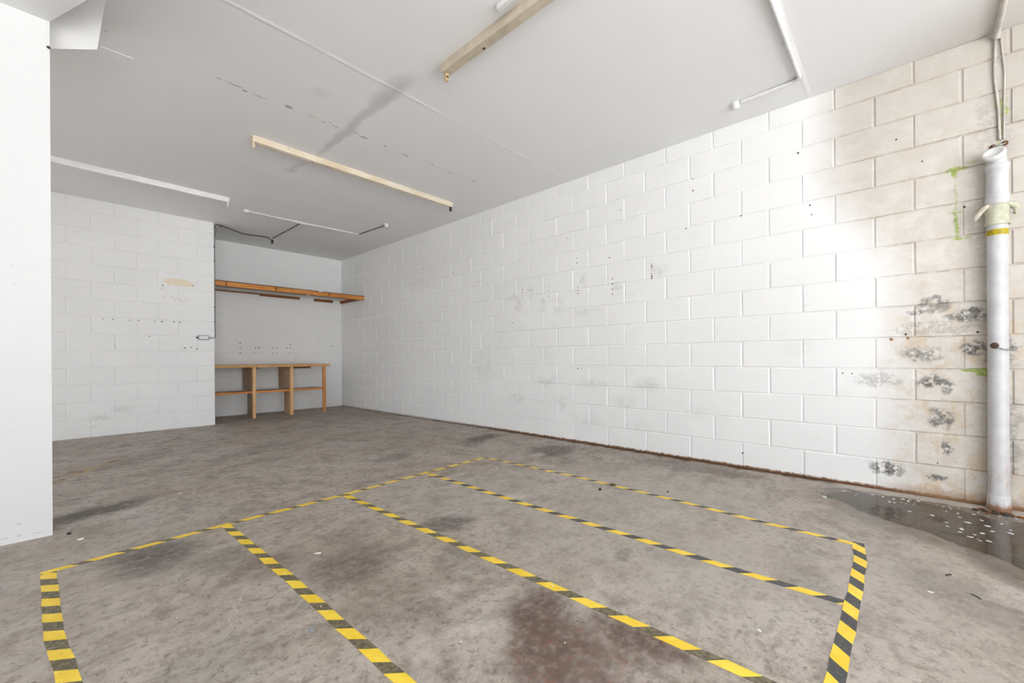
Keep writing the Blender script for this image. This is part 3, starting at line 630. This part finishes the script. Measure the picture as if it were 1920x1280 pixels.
mb = MB(); mb.box(XR-.048, XR-.003, 7.06, 7.76, 1.925, 1.972, 0, .002); mb.build('end_cleat', WD, t)
mb = MB(); mb.box(2.30, 2.925, 7.765, YB-.004, 1.935, 1.972, 0, .002); mb.build('ledger', WD, t)
mb = MB(); mb.box(3.18, 3.515, 7.765, YB-.004, 1.930, 1.972, 0, .002); mb.build('ledger', WD, t)
mb = MB(); mb.box(x0, 2.29, 7.765, YB-.004, 1.955, 1.972, 0, .002); mb.build('ledger', WD, t)
for xx in (1.63, 2.27, 3.07):       # lap joints, slightly proud dark end grain
    mb = MB(); mb.box(xx-.012, xx+.012, 6.926, 6.932, 1.925, 1.970, 0, .002); mb.build('knot', WD, t)

t = empty('timber_bench', (2.33, 7.45, 0), 'low timber workbench with a middle shelf standing in the alcove', 'workbench')
xl = XA+.012
mb = MB(); mb.box(xl, 3.172, 7.13, YB-.006, .766, .803, 0, .003); mb.build('bench_top', W5, t)
mb = MB(); mb.box(xl, 3.055, 7.152, 7.42, .383, .410, 0, .002); mb.build('middle_shelf', W3, t)
mb = MB(); mb.box(xl, 3.055, 7.138, 7.150, .381, .411, 0, .001); mb.build('shelf_edge', W1, t)
for xc in (2.03, 2.56):
    mb = MB(); mb.box(xc-.022, xc+.022, 7.15-.014, 7.15+.032, 0, .765, 0, .002); mb.build('upright', W2, t)
    mb = MB(); mb.box(xc-.012, xc+.010, 7.183, 7.69, .4105, .765, 0, .001); mb.build('divider', wood('divider_ply', (.42, .27, .15), (.56, .39, .24), 1) if xc < 2.1 else bpy.data.materials['divider_ply'], t)
    mb = MB(); mb.box(xc-.012, xc+.010, 7.183, 7.44, 0, .3825, 0, .001); mb.build('lower_divider', bpy.data.materials['divider_ply'] if xc > 2.1 else wood('divider_ply_aged', (.33, .23, .15), (.46, .34, .23), 2), t)
mb = MB(); mb.box(3.058, 3.104, 7.14, 7.185, 0, .765, 0, .002); mb.build('leg', W4, t)
mb = MB(); mb.box(2.70, 2.98, 7.46, 7.50, .735, .765, 0, .002); mb.build('under_rail', WD, t)
mb = MB(); mb.box(2.05, 2.10, 7.16, 7.20, .745, .765, 0, .001); mb.build('corner_block', WD, t)

# ------------------------------------------------------------------ hazard tapes
def tape_black(name, worn):
    M = Mat(name, .5, .3); p = M.P
    k = M.ramp(M.noise(M.warp(p, 30, .02), 60, 5, .75), .42, .60)
    base = (.060, .060, .064) if not worn else (.105, .090, .052)
    alt = (.095, .093, .093) if not worn else (.22, .185, .12)
    c = M.mix(k, base, alt)
    if worn: c = M.mix(M.math('MULTIPLY', M.ramp(M.noise(p, 22, 4, .7), .58, .70), .6), c, (.30, .27, .24))
    M.color(c); return M.m
def tape_yellow(name, worn):
    M = Mat(name, .45, .35); p = M.P
    c = M.mix(M.ramp(M.noise(p, 12, 4, .6), .35, .7), (.86, .58, .035), (.95, .70, .075))
    if worn: c = M.mix(M.math('MULTIPLY', M.ramp(M.noise(p, 70, 5, .7), .60, .70), .7), c, (.38, .28, .13))
    M.color(c); return M.m
TB = tape_black('tape_charcoal', False); TBW = tape_black('tape_worn_black', True); TY = tape_yellow('tape_yellow', False); TYW = tape_yellow('tape_yellow_scuffed', True)
def tape(path, wid, phase, period, frac, shear, mats, label, z=.0004, th=.0005, name='hazard_tape'):
    """path: function s -> (x, y, ux, uy); striped strip from s0 to s1; shear: along-shift of the stripe from left edge to right edge"""
    fn, s0, s1 = path; mb = MB(); k0 = math.floor((s0-phase)/period)-2; cuts = []
    s = phase+k0*period
    rows = []
    while s < s1+period*2:
        rows.append((s, s+period*frac, 1)); rows.append((s+period*frac, s+period, 0)); s += period
    NS = 4
    for a, b, mi in rows:
        for q in range(NS):
            f0, f1 = -.5+q/NS, -.5+(q+1)/NS
            def P(sv, f):
                sc = max(s0, min(s1, sv+shear*f)); x, y, ux, uy = fn(sc)
                wob = .0012*math.sin(sc*21+3)+.001*math.sin(sc*47)
                w2 = wid*f+wob
                return (x-uy*w2, y+ux*w2)
            c4 = [P(a, f0), P(b, f0), P(b, f1), P(a, f1)]
            l0 = max(abs(c4[0][0]-c4[1][0]), abs(c4[0][1]-c4[1][1])); l1 = max(abs(c4[2][0]-c4[3][0]), abs(c4[2][1]-c4[3][1]))
            if l0 < 1e-5 and l1 < 1e-5: continue
            vs = [(x, y, z) for x, y in c4]+[(x, y, z+th) for x, y in c4]
            mb.add(vs, [(0,1,2,3), (4,5,6,7), (0,1,5,4), (1,2,6,5), (2,3,7,6), (3,0,4,7)], mi)
    return tag(mb.build(name, mats), label, 'floor tape', 'yellow and black tapes marking the floor')
def poly_path(pts):
    seg = []; acc = 0
    for (x0, y0), (x1, y1) in zip(pts[:-1], pts[1:]):
        l = math.hypot(x1-x0, y1-y0); seg.append((acc, l, x0, y0, (x1-x0)/l, (y1-y0)/l)); acc += l
    def fn(s):
        for a, l, x0, y0, ux, uy in seg:
            if s <= a+l or (a, l, x0, y0, ux, uy) == seg[-1]: return (x0+ux*(s-a), y0+uy*(s-a), ux, uy)
    return fn, 0.0, acc
# paths run toward the viewer (-y): left edge seen along the path is +x
def ytape(xs, y0, y1, yph, per, frac, mats, label, z=.0004, wid=.042):
    fn, a, b = poly_path(xs)
    # sheared so that a stripe's -x edge lies farther from the door than its +x edge
    return tape((fn, a, b), wid, (xs[0][1]-yph)+.021, per, frac, .043, mats, label, z)
ytape([(2.598, 2.72), (2.62, 1.71), (2.59, .93), (2.557, .55), (2.545, .165)], 0, 0, .55, .1535, .60, [TB, TY], 'inner parking stripe nearest the block wall, thin yellow and black', .0004, .034)
ytape([(1.945, 2.70), (1.925, 1.59), (1.925, .93), (1.91, .46), (1.915, .13)], 0, 0, .49, .157, .56, [TB, TY], 'yellow and black stripe second from the block wall, meeting the right cross tape')
ytape([(1.275, 2.68), (1.297, 1.38), (1.300, .84), (1.302, .50), (1.305, -.45)], 0, 0, 1.062, .1605, .58, [TBW, TY], 'long central yellow and black stripe, third from the block wall')
ytape([(.615, 2.66), (.64, 1.79), (.642, 1.32), (.645, .9), (.648, -.45)], 0, 0, 1.663, .148, .56, [TBW, TY], 'fourth yellow and black stripe from the block wall, running down the bottom centre')
ytape([(-.022, 2.63), (-.012, 2.25), (-.008, 2.05), (.004, 1.9), (.018, 1.75), (.03, 1.6), (.04, .9), (.04, -.45)], 0, 0, 2.062, .143, .50, [TBW, TYW], 'leftmost yellow and black tape, curving out of the bottom left corner', .0004, .046)
fn, a, b = poly_path([(-.045, 2.628), (.61, 2.662), (1.25, 2.672), (1.93, 2.705), (2.60, 2.735)])
tape((fn, a, b), .036, .078+.045+.02, .1485, .70, -.03, [TBW, TY], 'far cross tape joining the tops of the parallel stripes', .0010)
fn, a, b = poly_path([(2.575, .155), (2.36, .135), (2.03, .132), (1.77, .134), (1.40, .138), (.9, .14), (-.1, .14)])
tape((fn, a, b), .044, (2.575-1.78)+.025, .157, .52, .045, [TB, TYW], 'near right cross tape with bold black and yellow blocks', .0010)
mb = MB()   # torn corner scrap folded over
mb.add([(2.535, .165, .0018), (2.552, .158, .0020), (2.560, .20, .0035), (2.550, .235, .0055), (2.530, .21, .0030)], [(0, 1, 2, 3, 4)])
mb.add([(2.535, .165, .0012), (2.552, .158, .0014), (2.560, .20, .0029), (2.550, .235, .0049), (2.530, .21, .0024)], [(4, 3, 2, 1, 0)])
tag(mb.build('tape_scrap', TYW), 'creased yellow tape scrap at the right corner of the marked bay', 'tape scrap')
# old worn line
M = Mat('faded_tape', .7, .2); kk = M.ramp(M.noise(M.warp(M.P, 12, .08), 9, 5, .75), .44, .58)
M.color(M.mix(kk, (.50, .34, .13), (.13, .10, .07)))
FT = M.m; fn, a, b = poly_path([(-.04, 4.46), (.15, 4.78), (.373, 5.12), (.50, 5.30)])
for i in range(16):
    if i in (3, 8, 13, 15): continue
    q = [fn(a+(b-a)*s/16) for s in (i, i+.9)]; hw = random.uniform(.010, .017)
    c4 = [(q[0][0]-hw, q[0][1]+hw*.6), (q[0][0]+hw, q[0][1]-hw*.6), (q[1][0]+hw*.8, q[1][1]-hw*.5), (q[1][0]-hw*.9, q[1][1]+hw*.6)]
    mb = MB(); mb.add([(x, y, .0002) for x, y in c4]+[(x, y, .0008) for x, y in c4], [(0,1,2,3), (4,5,6,7), (0,1,5,4), (1,2,6,5), (2,3,7,6), (3,0,4,7)])
    tag(mb.build('faded_tape', FT), 'worn scrap of old faded tape in a broken diagonal line beyond the marked bay', 'floor tape', 'scraps of an old faded tape line')
for (xa, ya, xb, yb) in [(.82, 5.86, .90, 5.98), (.92, 6.0, .97, 6.08)]:
    c4 = [(xa-.014, ya+.01), (xa+.014, ya-.01), (xb+.012, yb-.01), (xb-.01, yb+.01)]
    mb = MB(); mb.add([(x, y, .0002) for x, y in c4]+[(x, y, .0008) for x, y in c4], [(0,1,2,3), (4,5,6,7), (0,1,5,4), (1,2,6,5), (2,3,7,6), (3,0,4,7)])
    tag(mb.build('faded_tape', FT), 'worn scrap of old faded tape in a broken diagonal line beyond the marked bay', 'floor tape', 'scraps of an old faded tape line')

# ------------------------------------------------------------------ puddle
M = Mat('water_film'); nt = M.t; outn = [n for n in nt.nodes if n.type == 'OUTPUT_MATERIAL'][0]
tr = nt.nodes.new('ShaderNodeBsdfTransparent'); gl = nt.nodes.new('ShaderNodeBsdfGlossy'); gl.inputs['Roughness'].default_value = .02
fr = nt.nodes.new('ShaderNodeFresnel'); fr.inputs[0].default_value = 1.33; mx = nt.nodes.new('ShaderNodeMixShader'); tr.inputs[0].default_value = (.93, .90, .85, 1)
nt.links.new(fr.outputs[0], mx.inputs[0]); nt.links.new(tr.outputs[0], mx.inputs[1]); nt.links.new(gl.outputs[0], mx.inputs[2]); nt.links.new(mx.outputs[0], outn.inputs[0])
ctrl = [(3.48, .30), (3.30, .37), (3.22, .24), (3.13, .20), (3.06, .10), (3.0, .02), (2.97, -.08), (2.86, -.19), (2.78, -.30), (2.66, -.42), (2.70, -.62), (3.0, -.70), (3.3, -.66), (3.46, -.52), (3.42, -.38), (3.50, -.25), (3.55, -.05), (3.56, .12), (3.53, .22)]
def smooth_loop(pts, n=6):
    out = []; N = len(pts)
    for i in range(N):
        p0, p1, p2, p3 = [Vector(pts[(i+j-1) % N]) for j in range(4)]
        for k in range(n):
            t_ = k/n
            out.append(.5*((2*p1)+(-p0+p2)*t_+(2*p0-5*p1+4*p2-p3)*t_*t_+(-p0+3*p1-3*p2+p3)*t_**3))
    return out
lp = smooth_loop(ctrl); lp = [Vector((p.x+random.uniform(-.006, .006), p.y+random.uniform(-.006, .006))) for p in lp]
mb = MB(); mb.add([(p.x, p.y, .0012) for p in lp], [tuple(range(len(lp)))]); pd = mb.build('puddle', M.m)
tag(pd, 'shallow dark puddle on the floor in front of the downpipe', 'puddle')

# ------------------------------------------------------------------ debris
FL = simple('paint_flake_white', (.80, .79, .76), .6); BITS = simple('black_bit', (.03, .028, .026), .7); ORG = simple('beige_chip', (.62, .47, .33), .7); STK = simple('twig_brown', (.07, .055, .045), .8); FOIL = simple('foil_blue_grey', (.5, .53, .6), .25, .5, .5)
def flake(x, y, s, mat, label, cat='paint flake', group=None, name='paint_flake', asp=1.6, th=.0015, z0=.0):
    n = random.randint(5, 7); rot = random.uniform(0, 3.1); pts = []
    for k in range(n):
        a = 2*math.pi*k/n; r = s*random.uniform(.7, 1.15); px, py = r*asp*math.cos(a), r*math.sin(a)
        pts.append((x+px*math.cos(rot)-py*math.sin(rot), y+px*math.sin(rot)+py*math.cos(rot)))
    mb = MB(); mb.add([(a, b, z0) for a, b in pts]+[(a, b, z0+th+s*.12*random.random()) for a, b in pts], [tuple(range(n))[::-1], tuple(range(n, 2*n))]+[(i, (i+1) % n, n+(i+1) % n, n+i) for i in range(n)])
    return tag(mb.build(name, mat), label, cat, group)
wetfl = [(3.49, .28), (3.53, 0.0), (3.5, .04), (3.52, .14), (3.28, -.03), (3.28, -.12), (3.41, -.18), (3.19, -.17), (3.12, -.17), (3.12, -.22), (3.06, -.21), (3.01, -.24), (3.06, -.26), (3.45, -.29),
         (3.5, -.39), (3.18, -.33), (3.11, -.29), (2.98, -.27), (3.0, -.3), (3.26, -.4), (3.2, -.39), (3.35, -.31), (3.51, -.45), (3.51, .09), (3.55, -.07), (3.34, -.23), (3.26, -.32), (3.26, -.25), (3.35, -.38)]
for x, y in wetfl:
    flake(x, y, random.uniform(.004, .009), FL, 'tiny white paint flake on the wet concrete by the downpipe', group='paint flakes on the wet concrete', z0=.0015)
for i in range(46):
    x = random.uniform(3.40, 3.66); y = random.uniform(-.62, .22)
    if (x-PX)**2+(y-PYY)**2 < .07**2: continue
    flake(x, y, random.uniform(.002, .0055), FL, 'tiny white paint flake on the wet concrete by the downpipe', group='paint flakes on the wet concrete', z0=.0015)
flake(3.27, .36, .013, FL, 'largest white paint flake, at the far edge of the puddle', asp=1.9)
flake(.045, 3.123, .008, BITS, 'small black crumb at the foot of the short left wall', 'crumb', name='floor_crumb', th=.006)
flake(.084, 2.984, .008, FL, 'white crumb on the floor right of the short left wall', 'crumb', name='floor_crumb', th=.005)
flake(.81, 1.955, .009, FL, 'white chip between the fourth and third stripes, near the far tape', 'chip', name='floor_chip', asp=2)
flake(.563, 1.42, .008, FOIL, 'silvery scrap left of the fourth stripe', 'foil scrap', name='foil_scrap', asp=1.8, th=.004)
flake(2.466, 1.484, .010, BITS, 'black crumb just inside the stripe nearest the block wall', 'crumb', name='floor_crumb', asp=1.9, th=.008)
flake(2.60, 1.462, .012, simple('dark_olive_lump', (.12, .085, .03), .8), 'brown lump sitting on the stripe nearest the block wall', 'lump', name='floor_lump', th=.012, z0=.001)
flake(2.72, 1.13, .005, BITS, 'tiny black crumb outside the stripe nearest the block wall', 'crumb', name='floor_crumb', th=.005)
flake(2.795, 4.746, .020, ORG, 'beige chip on the bare floor in front of the alcove', 'chip', name='floor_chip', asp=2.2)
flake(3.49, 4.517, .012, ORG, 'pale chip on the floor close to the long block wall', 'chip', name='floor_chip', th=.03)
flake(.559, 3.512, .007, FL, 'white speck beyond the far cross tape, left of centre', 'chip', name='floor_chip')
flake(.62, 3.45, .006, FL, 'white speck just right of another beyond the far cross tape', 'chip', name='floor_chip')
flake(1.537, .341, .006, FL, 'white speck between the second and third stripes near the cross tape', 'chip', name='floor_chip')
flake(2.214, -.076, .007, FL, 'white chip on bare concrete at the lower right', 'chip', name='floor_chip')
mb = MB(); mb.tube([(2.418, -.127, .003), (2.43, -.132, .004), (2.440, -.142, .003)], .0026, 7); tag(mb.build('twig', STK), 'short dark twig on bare concrete at the right', 'twig')
mb = MB(); mb.tube([(2.295, -.185, .002), (2.28, -.198, .003), (2.268, -.206, .002)], .002, 7); tag(mb.build('twig', STK), 'flat dark sliver nearer the viewer than the twig', 'twig')
for i in range(70):      # grit all over the slab
    x = random.uniform(.1, 3.4); y = random.uniform(-.4, 3.2)
    if x < .3 and y < 1.5: continue
    flake(x, y, random.uniform(.0015, .0032), random.choice([FL, FL, ORG]), 'pale grain of grit scattered on the concrete floor', 'grit', 'grit on the floor', 'grit_grain', z0=.0002)
